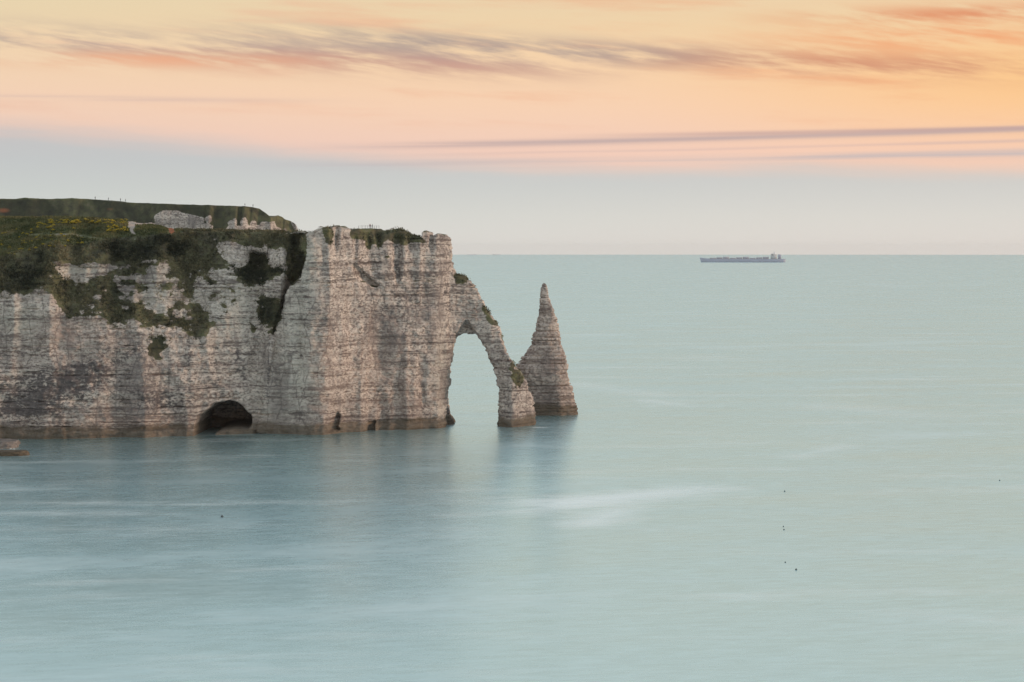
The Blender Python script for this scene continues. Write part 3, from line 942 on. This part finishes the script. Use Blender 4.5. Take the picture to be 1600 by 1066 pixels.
fveg = RVEG[HQ].mean(1)
fgr = HA['grass'][HQ].mean(1)
fp = HA['path'][HQ].mean(1)
fso = HA['soil'][HQ].mean(1)
front = (HPX[HQ[:, 0]] > -60) & (cen[:, 1] < 860)
area = np.linalg.norm(np.cross(HV[HQ[:, 2]] - HV[HQ[:, 0]], HV[HQ[:, 3]] - HV[HQ[:, 1]]), axis=1)
facing = (face_normals(HV, HQ) * (np.array([0, 0, EYE]) - cen)).sum(1) > -150
ok = front & facing & (fp < 0.2) & (fso < 0.2) & ~((HPX[HQ[:, 0]] > 552) & (HPX[HQ[:, 0]] < 602) & (HPY[HQ[:, 0]] < 364))
tufts('scrub', area * ok * (np.clip((fveg - 0.45) * 2.5, 0, 1) + 0.10 * (fveg > 0.03)) * np.where(HPX[HQ[:, 0]] > 482, 0.22, 1.0) * np.where((HPY[HQ[:, 0]] > 531) & (HPX[HQ[:, 0]] < 482), 0.15, 1.0) * (0.25 + np.clip(0.5 + 1.6 * fbm(cen[:, 0] / 5, cen[:, 1] / 5, cen[:, 2] / 5, 2), 0, 1.5)) * (fgr < 0.5) + 1e-12, 24000, 0.6, MAT_SCRUB, 'dark low scrub clinging to ledges and slopes of the near cliff', 'scrub')
tufts('grass', area * ok * (fveg > 0.5) * (fgr >= 0.5) + 1e-12, 26000, 0.5, MAT_GRASS, 'rough green grass on the slope above the near cliff', 'grass')

# ------------------------------------------------------------------ yellow gorse bushes
MAT_GORSE = leaf_material('gorse_leaves', [(0.030, 0.045, 0.014), (0.055, 0.075, 0.022), (0.085, 0.10, 0.03)])
MAT_BLOOM = simple_mat('gorse_flowers', (0.66, 0.50, 0.07), 0.8, 0.3, 4.0)

def gorse_mesh(seed, bloom):
    rs = np.random.default_rng(seed)
    n = 170
    d = rs.normal(size=(n, 3)); d[:, 2] = np.abs(d[:, 2]) * 0.9
    d /= np.linalg.norm(d, axis=1, keepdims=True)
    lump = 1 + 0.3 * np.sin(3 * np.arctan2(d[:, 1], d[:, 0]) + seed)
    c = d * (rs.uniform(0.55, 1.0, (n, 1)) * lump[:, None]) * np.array([0.62, 0.55, 0.62])
    s_ = np.cross(d, rs.normal(size=(n, 3))); s_ /= np.linalg.norm(s_, axis=1, keepdims=True)
    L = rs.uniform(0.14, 0.30, (n, 1))
    T = np.stack([c - s_ * L * 0.5, c + s_ * L * 0.5, c + d * L], 1).reshape(-1, 3)
    me = np_mesh('gorse_bush', T, np.arange(len(T)).reshape(-1, 3))
    me.materials.append(MAT_GORSE); me.materials.append(MAT_BLOOM)
    hi = (d[:, 2] > 0.25) & (rs.random(n) < bloom)
    me.polygons.foreach_set('material_index', hi.astype(np.int32))
    return me
gorse_v = [gorse_mesh(i, 0.85) for i in range(5)]
spots = []
for i in range(46):
    spots.append((rnd.uniform(78, 200), rnd.uniform(343.5, 349), 'row'))
for i in range(12):
    spots.append((rnd.uniform(58, 84), rnd.uniform(348, 356), 'row'))
for i in range(16):
    spots.append((rnd.uniform(168, 196), rnd.uniform(352, 362), 'clump'))
for i in range(70):
    spots.append((rnd.uniform(0, 130), rnd.uniform(357, 404), 'slope'))
lab = {'row': 'yellow flowering gorse bush in the dense row along the crest of the grassy slope',
       'clump': 'yellow flowering gorse bush in the clump between the crest row and the bare path',
       'slope': 'small yellow flowering gorse bush scattered on the open grassy slope'}
grp = {'row': 'gorse bushes along the crest', 'clump': 'gorse bushes beside the path', 'slope': 'gorse bushes scattered on the slope'}
for px, py, kind in spots:
    if kind == 'slope' and py > 404 - 0.18 * px:
        continue
    h = NEAR.hit(px, py)
    if h is None:
        h = NEAR.top(px)
    o = bpy.data.objects.new('gorse_bush', rnd.choice(gorse_v))
    C.objects.link(o)
    k = rnd.uniform(0.85, 1.5) if kind != 'slope' else rnd.uniform(0.55, 1.15)
    o.location = (h[0], h[1], h[2] + 0.02)
    o.scale = (k * 1.2, k, k * rnd.uniform(0.7, 1.0))
    o.rotation_euler = (0, 0, rnd.uniform(0, 6.28))
    tag(o, lab[kind], 'bush', grp[kind])

# ------------------------------------------------------------------ boulders and shore slabs
def lump_mesh(name, size, seed, flat=0.0, rough=0.22, nsub=4):
    bm = bmesh.new()
    bmesh.ops.create_icosphere(bm, subdivisions=nsub, radius=1.0)
    co = np.array([v.co[:] for v in bm.verts])
    n = fbm(co[:, 0] * 1.4 + seed, co[:, 1] * 1.4, co[:, 2] * 1.4, 4, 0.6)
    co = np.sign(co) * np.abs(co) ** 0.8
    co *= (1 + rough * n)[:, None]
    co[:, 2] += 0.10 * np.round(co[:, 2] * 4) / 4
    if flat:
        co[:, 2] = np.minimum(co[:, 2], flat + 0.08 * n)
    co *= np.array(size)
    for v, c in zip(bm.verts, co):
        v.co = c
    me = bpy.data.meshes.new(name)
    bm.to_mesh(me); bm.free()
    return me
def wet_rock(name, c0, c1):
    m, b = new_mat(name)
    g = b.n('ShaderNodeNewGeometry')
    n = b.noise(b.vscale(g.outputs['Position'], (0.6, 0.6, 2.0)), 1.0, 5, 0.65)
    bp = b.n('ShaderNodeBump'); bp.inputs['Strength'].default_value = 0.7; bp.inputs['Distance'].default_value = 0.3
    b.put(bp.inputs['Height'], n)
    principled(b, b.ramp(n, [(0.3, c0), (0.7, c1)]), 0.75, 0.3, bp.outputs[0])
    return m
MAT_WET = wet_rock('wet_rock', (0.035, 0.028, 0.020), (0.17, 0.115, 0.07))
MAT_SHINGLE = wet_rock('pale_ledge_rock', (0.08, 0.065, 0.058), (0.27, 0.22, 0.19))
def rock(px, py, size, seed, mat, label, flat=0.5, z=0.0, rz=0.0):
    p = on_sea(px, py)
    o = link('rock', lump_mesh('rock', size, seed, flat), mat)
    o.location = (p.x, p.y + size[1], z)
    o.rotation_euler = (0, 0, rz)
    return tag(o, label, 'rock')
rock(8, 713, (6.5, 3.2, 2.4), 1.0, MAT_WET, 'low flat brown weed-covered rock slab lying in the water off the cliff foot', 0.62)
rock(-6, 702, (5.5, 6.0, 4.2), 4.0, MAT_SHINGLE, 'grey sloping ledge of rock between the brown slab and the cliff', 0.55)
rock(8, 696, (3.6, 4.5, 2.2), 7.0, MAT_SHINGLE, 'small pale rock running out from the grey ledge under the cliff', 0.6)
def wedge_rock():
    # dark leaning buttress seen through the arch at the foot of the block
    xs = np.arange(-32, -18, 0.3); ys = np.arange(786, 806, 0.4); zs = np.arange(-2, 16, 0.3)
    X, Y, Z = np.meshgrid(xs, ys, zs, indexing='ij')
    a, c, d = at(692, 664, 792), at(708, 664, 792), at(697.5, 627, 792)
    right = c.x + (d.x - c.x) * np.clip(Z / d.z, 0, 1) ** 0.8
    f = np.maximum(np.maximum(X - right, (a.x - 3) - X), np.maximum(np.abs(Y - 795) - 6.5, Z - d.z - 0.5))
    f += 0.5 * fbm(X / 3, Y / 3, Z / 2, 3) + 0.3 * strata(Z, X, Y)
    f -= 0.5 * np.clip((2.6 - Z) / 0.6, 0, 1)
    V, Q = surface_nets(f.astype(np.float32), xs, ys, zs)
    z_ = np.zeros(len(V))
    A_ = {k: z_.copy() for k in RAST}
    A_['stain_shade'] = np.clip(0.75 * np.exp(-((V[:, 2] - 4.5) / 2.5) ** 2), 0, 1)
    o = link('rock', np_mesh('rock', V, Q, A_), MAT_ROCK)
    tag(o, 'dark leaning wedge of rock at the inner foot of the arch opening', 'rock')
wedge_rock()

# ------------------------------------------------------------------ buoys
MAT_BUOY = simple_mat('dark_buoy', (0.10, 0.115, 0.115), 0.5)
MAT_ROPE = simple_mat('buoy_iron', (0.10, 0.09, 0.08), 0.6)
def lathe(name, prof, n=16):
    V, Q = [], []
    for r, z in prof:
        for i in range(n):
            a = 2 * math.pi * i / n
            V.append((max(r, 1e-4) * math.cos(a), max(r, 1e-4) * math.sin(a), z))
    for j in range(len(prof) - 1):
        for i in range(n):
            k = (i + 1) % n
            Q.append((j * n + i, j * n + k, (j + 1) * n + k, (j + 1) * n + i))
    return np_mesh(name, np.array(V), np.array(Q))
fl = lathe('float', [(0, -0.5), (0.3, -0.42), (0.46, -0.15), (0.5, 0.05), (0.44, 0.28), (0.28, 0.44), (0.10, 0.5), (0, 0.5)])
ey = lathe('lifting_eye', [(0.0, 0.44), (0.07, 0.46), (0.07, 0.62), (0.11, 0.68), (0.07, 0.75), (0, 0.76)], 10)
def buoy(px, py, k, label, group=None):
    p = on_sea(px, py)
    r = bpy.data.objects.new('buoy', None); C.objects.link(r)
    r.location = (p.x, p.y, 0.05 * k); r.scale = (k, k, k)
    link('float', fl, MAT_BUOY, r); link('lifting_eye', ey, MAT_ROPE, r)
    tag(r, label, 'buoy', group)
buoy(347, 808, 0.75, 'round dark buoy floating alone in the still water before the cave')
ml = 'tiny dark buoy in the line floating on the open pale water'
for px, py, k in [(1226, 768, 0.42), (1224, 823, 0.32), (1225, 828, 0.36), (1227, 879, 0.32), (1244, 890.5, 0.45)]:
    buoy(px, py, k, ml, 'buoys in line on the open water')
buoy(1562, 751, 0.4, 'tiny dark buoy far apart from the line of buoys')

# ------------------------------------------------------------------ gulls on the brown slab
MAT_GULL = simple_mat('white_feathers', (0.75, 0.74, 0.70), 0.8, 0.1)
MAT_BEAK = simple_mat('gull_beak', (0.55, 0.35, 0.06), 0.6)
def gull_mesh():
    path = [(-0.30, 0.02, 0.26), (-0.16, 0.07, 0.25), (0.0, 0.11, 0.25), (0.12, 0.10, 0.27), (0.19, 0.06, 0.33), (0.23, 0.055, 0.40), (0.28, 0.05, 0.43), (0.32, 0.015, 0.425)]
    V, Q = [], []
    n = 10
    for x, r, z in path:
        for i in range(n):
            a = 2 * math.pi * i / n
            V.append((x, r * math.cos(a), z + r * math.sin(a)))
    for j in range(len(path) - 1):
        for i in range(n):
            k = (i + 1) % n
            Q.append((j * n + i, j * n + k, (j + 1) * n + k, (j + 1) * n + i))
    for s_ in (-0.04, 0.04):
        b0 = len(V)
        for z in (0.0, 0.17):
            for dx, dy in ((-.012, -.012), (.012, -.012), (.012, .012), (-.012, .012)):
                V.append((0.01 + dx, s_ + dy, z))
        for i in range(4):
            k = (i + 1) % 4
            Q.append((b0 + i, b0 + k, b0 + 4 + k, b0 + 4 + i))
    return np_mesh('gull', np.array(V), np.array(Q))
gm_ = gull_mesh()
slab = [o for o in C.objects if o.name == 'rock'][0]
bpy.context.view_layer.update()
def z_on(o, x, y):
    inv = o.matrix_world.inverted()
    hit, loc, nn, fi = o.ray_cast(inv @ Vector((x, y, 50)), inv.to_3x3() @ Vector((0, 0, -1)))
    return (o.matrix_world @ loc).z if hit else 0.5
for px, rz in ((16.5, 0.3), (22.5, 2.6)):
    p = on_sea(px, 705.5)
    o = link('gull', gm_, MAT_GULL)
    o.location = (p.x, p.y, z_on(slab, p.x, p.y)); o.rotation_euler = (0, 0, rz); o.scale = (1.25, 1.25, 1.25)
    tag(o, 'white gull standing on the low brown rock slab', 'gull', 'gulls on the slab')

# ------------------------------------------------------------------ people
def person_mesh(name, pose):
    me = bpy.data.meshes.new(name)
    if pose == 'stand':
        J = [(0, 0, .92), (0, 0, 1.15), (0, 0, 1.42), (0, 0, 1.52), (0, .01, 1.64), (0, .01, 1.75), (.19, 0, 1.40), (.25, .02, 1.12), (.23, .10, .88), (-.19, 0, 1.40), (-.25, .02, 1.12), (-.22, .08, .88),
             (.10, 0, .86), (.11, .02, .48), (.12, 0, .08), (.13, .16, .04), (-.10, 0, .86), (-.12, .05, .48), (-.13, -.03, .08), (-.14, .13, .04)]
    else:
        J = [(0, 0, .92), (0, 0, 1.15), (0, .03, 1.42), (0, .05, 1.52), (0, .07, 1.64), (0, .08, 1.75), (.19, .02, 1.40), (.24, -.12, 1.14), (.22, -.08, .90), (-.19, .02, 1.40), (-.24, .14, 1.14), (-.2, .26, .95),
             (.10, 0, .86), (.11, .20, .50), (.12, .26, .08), (.13, .42, .05), (-.10, 0, .86), (-.12, -.08, .48), (-.13, -.32, .12), (-.14, -.20, .04)]
    E = [(0, 1), (1, 2), (2, 3), (3, 4), (4, 5), (2, 6), (6, 7), (7, 8), (2, 9), (9, 10), (10, 11), (0, 12), (12, 13), (13, 14), (14, 15), (0, 16), (16, 17), (17, 18), (18, 19)]
    Rr = [.16, .15, .17, .06, .10, .085, .075, .055, .04, .075, .055, .04, .10, .075, .05, .04, .10, .075, .05, .04]
    me.from_pydata(J, E, [])
    o = bpy.data.objects.new(name, me); C.objects.link(o)
    md = o.modifiers.new('skin', 'SKIN')
    for i, sv_ in enumerate(me.skin_vertices[0].data):
        sv_.radius = (Rr[i], Rr[i] * 0.8)
        sv_.use_root = (i == 0)
    o.modifiers.new('sub', 'SUBSURF').levels = 1
    dg = bpy.context.evaluated_depsgraph_get()
    out = bpy.data.meshes.new_from_object(o.evaluated_get(dg))
    bpy.data.objects.remove(o)
    return out
def person_mat(name, top, leg):
    m, b = new_mat(name)
    t = b.n('ShaderNodeTexCoord'); sp = b.n('ShaderNodeSeparateXYZ'); b.link(t.outputs['Object'], sp.inputs[0])
    z = sp.outputs[2]
    c = b.mix(b.smooth(z, 0.88, 0.92), leg, top)
    c = b.mix(b.smooth(z, 1.50, 1.53), c, (0.35, 0.20, 0.14, 1))
    c = b.mix(b.smooth(z, 1.68, 1.71), c, (0.04, 0.03, 0.02, 1))
    principled(b, c, 0.85)
    return m
pm_stand, pm_walk = person_mesh('person_standing', 'stand'), person_mesh('person_walking', 'walk')
PM = [person_mat('dark_clothes', (0.04, 0.045, 0.06, 1), (0.03, 0.03, 0.035, 1)), person_mat('red_jacket', (0.22, 0.06, 0.06, 1), (0.05, 0.05, 0.07, 1))]
def person(p, me, mat, rz, label, group=None, k=1.0):
    m2 = me.copy(); m2.materials.clear(); m2.materials.append(mat)
    o = link('person', m2, mat)
    o.location = p; o.rotation_euler = (0, 0, rz); o.scale = (k, k, k)
    tag(o, label, 'person', group)
def skyline(px, land, back=0.6):
    h = land.top(px)
    return (h[0], h[1] + back, h[2] - 0.03)
wl = 'distant person in dark clothes on the long landward skyline of the far headland'
for px, me, rz in ((149, pm_stand, 1.0), (169, pm_walk, 1.5), (189, pm_stand, 2.5), (196, pm_walk, -1.5)):
    person(skyline(px, FAR), me, PM[0], rz, wl, 'people on the landward skyline', 1.05)
person(skyline(383.5, FAR), pm_walk, PM[0], 0.8, 'distant person stooping along near the seaward brow of the far headland', None, 0.9)
person(skyline(396, FAR), pm_stand, PM[0], 2.2, 'distant person standing upright on the seaward brow of the far headland', None, 1.05)

# ------------------------------------------------------------------ railing on the block, footbridge over the cleft
MAT_IRON = simple_mat('weathered_rail', (0.10, 0.09, 0.085), 0.6)
MAT_DECK = simple_mat('pale_concrete', (0.42, 0.38, 0.33), 0.85)
def box_mesh(name, a, c, wx, wz):
    """bar from a to c with square section"""
    a, c = Vector(a), Vector(c)
    d = (c - a).normalized()
    s_ = d.cross(Vector((0, 0, 1)))
    if s_.length < 1e-3: s_ = Vector((1, 0, 0))
    s_.normalize(); u_ = s_.cross(d).normalized()
    V = [p + s_ * sx * wx / 2 + u_ * sz * wz / 2 for p in (a, c) for sx, sz in ((-1, -1), (1, -1), (1, 1), (-1, 1))]
    Q = [(0, 1, 5, 4), (1, 2, 6, 5), (2, 3, 7, 6), (3, 0, 4, 7), (3, 2, 1, 0), (4, 5, 6, 7)]
    return np_mesh(name, np.array([v[:] for v in V]), np.array(Q))
def crest(px, y):
    """height of the block's top at a pixel column and depth"""
    x = (px - 800) / F * y
    m = np.nonzero((np.abs(HV[:, 0] - x) < 0.8) & (np.abs(HV[:, 1] - y) < 1.2))[0]
    return Vector((x, y, HV[m, 2].max() if len(m) else 71.0))
YR = NEAR.top(575)[1] + 0.8
rail = bpy.data.objects.new('railing', None); C.objects.link(rail)
pts = [crest(px, YR) for px in (560.5, 566, 571, 575, 580, 585, 588.5, 592.5)]
rail.location = pts[0]
for p in pts:
    q = p - pts[0]
    link('post', box_mesh('post', q + Vector((0, 0, -0.4)), q + Vector((0, 0, 1.15)), 0.09, 0.09), MAT_IRON, rail)
for h in (0.6, 1.05):
    for a, c in zip(pts[:-1], pts[1:]):
        link('rail', box_mesh('rail', a - pts[0] + Vector((0, 0, h)), c - pts[0] + Vector((0, 0, h)), 0.04, 0.04), MAT_IRON, rail)
tag(rail, 'thin dark post and rail fence along the top of the sheer block', 'railing')
for px, mt, rz, lb in ((578.5, PM[1], 0.6, 'person in a red jacket standing at the railing on the block'), (582, PM[0], 2.0, 'person in dark clothes standing at the railing on the block')):
    p = crest(px, YR + 1.0)
    person((p.x, p.y, p.z - 0.03), pm_stand, mt, rz, lb)
br = bpy.data.objects.new('footbridge', None); C.objects.link(br)
A_, B_ = at(438, 366.5, 786), at(489, 366.0, 781)
br.location = A_
d_ = B_ - A_
link('deck', box_mesh('deck', (0, 0, 0), d_, 2.0, 0.35), MAT_DECK, br)
for i in range(9):
    q = d_ * (i / 8)
    link('post', box_mesh('post', q + Vector((0, -0.9, 0.1)), q + Vector((0, -0.9, 1.25)), 0.10, 0.10), MAT_IRON, br)
    link('post', box_mesh('post', q + Vector((0, 0.9, 0.1)), q + Vector((0, 0.9, 1.25)), 0.10, 0.10), MAT_IRON, br)
for sy in (-0.9, 0.9):
    for h in (0.65, 1.2):
        link('rail', box_mesh('rail', (0, sy, h), d_ + Vector((0, sy, h)), 0.05, 0.05), MAT_IRON, br)
tag(br, 'narrow railed footbridge crossing the dark cleft to the sheer block', 'bridge')

# ------------------------------------------------------------------ ships
MAT_HULL = simple_mat('grey_blue_hull', (0.47, 0.47, 0.55), 0.6, 0.1, 0.02)
MAT_SUPER = simple_mat('ship_white', (0.62, 0.58, 0.57), 0.6, 0.1, 0.02)
MAT_CARGO = simple_mat('ship_cargo', (0.52, 0.48, 0.52), 0.7, 0.2, 0.03)
def hull_mesh(L, B, Dp):
    st = [(-0.5, 0.02, 1.35), (-0.46, 0.35, 1.25), (-0.40, 0.75, 1.08), (-0.3, 1.0, 1.0), (0.38, 1.0, 1.0), (0.47, 0.9, 1.0), (0.5, 0.75, 1.02)]
    V, Q = [], []
    for x, w_, h in st:
        rk = 0.02 * L if x < -0.45 else 0
        for y, z, dx in ((-0.5 * w_, h * Dp, 0), (-0.42 * w_, -0.3 * Dp, rk), (0.42 * w_, -0.3 * Dp, rk), (0.5 * w_, h * Dp, 0)):
            V.append((x * L + dx, y * B, z))
    n = len(st)
    for j in range(n - 1):
        for i in range(4):
            k = (i + 1) % 4
            Q.append((j * 4 + i, (j + 1) * 4 + i, (j + 1) * 4 + k, j * 4 + k))
    Q.append((0, 1, 2, 3)); Q.append(tuple((n - 1) * 4 + i for i in (3, 2, 1, 0)))
    return np_mesh('hull', np.array(V), np.array(Q))
def bx(name, x0, x1, y0, y1, z0_, z1):
    V = [(x, y, z) for z in (z0_, z1) for x, y in ((x0, y0), (x1, y0), (x1, y1), (x0, y1))]
    return np_mesh(name, np.array(V), np.array([(3, 2, 1, 0), (4, 5, 6, 7), (0, 1, 5, 4), (1, 2, 6, 5), (2, 3, 7, 6), (3, 0, 4, 7)]))
def ship(px, py, L, label, group=None, full=True, flip=1):
    p = on_sea(px, py)
    r = bpy.data.objects.new('cargo_ship', None); C.objects.link(r)
    r.location = p
    r.rotation_euler = (0, 0, -math.atan2(p.x, p.y) + (0 if flip > 0 else math.pi))
    B, Dp = L * 0.14, L * 0.040
    link('hull', hull_mesh(L, B, Dp), MAT_HULL, r)
    sup = link('superstructure', bx('superstructure', 0.33 * L, 0.40 * L, -0.45 * B, 0.45 * B, Dp, Dp + 0.052 * L), MAT_SUPER, r)
    link('bridge_wing', bx('bridge_wing', 0.335 * L, 0.36 * L, -0.52 * B, 0.52 * B, Dp + 0.0525 * L, Dp + 0.062 * L), MAT_SUPER, sup)
    link('mast', bx('mast', 0.365 * L, 0.372 * L, -0.01 * L, 0.01 * L, Dp + 0.0525 * L, Dp + 0.085 * L), MAT_HULL, sup)
    link('funnel', bx('funnel', 0.415 * L, 0.45 * L, -0.12 * B, 0.12 * B, Dp, Dp + 0.052 * L), MAT_HULL, r)
    if full:
        for i in range(9):
            x0 = -0.38 * L + i * 0.077 * L
            link('cargo_stack', bx('cargo_stack', x0, x0 + 0.07 * L, -0.42 * B, 0.42 * B, Dp * 0.98, Dp + (0.012 + 0.006 * ((i * 7) % 3)) * L), MAT_CARGO, r)
    tag(r, label, 'ship', group)
ship(1160, 410, 400, 'long low grey cargo ship far out on the open sea')
ship(737, 398.6, 90, 'faint small ship on the horizon just beyond the sheer block', None, False)
ship(776, 398.4, 80, 'faint small ship on the horizon above the arch shoulder', None, False, -1)

# ------------------------------------------------------------------ sea air
def haze():
    me = bx('haze', -23000, 23000, -1500, 23000, -1.0, 104.0)
    m = bpy.data.materials.new('sea_air'); m.use_nodes = True
    b = NT(m.node_tree)
    v = b.n('ShaderNodeVolumePrincipled')
    v.inputs['Color'].default_value = (0.985, 0.99, 0.995, 1)
    v.inputs['Density'].default_value = HAZE_DENSITY
    v.inputs['Anisotropy'].default_value = 0.2
    o_ = b.n('ShaderNodeOutputMaterial')
    b.link(v.outputs[0], o_.inputs['Volume'])
    o = link('haze', me, m)
    tag(o, kind='stuff')
haze()
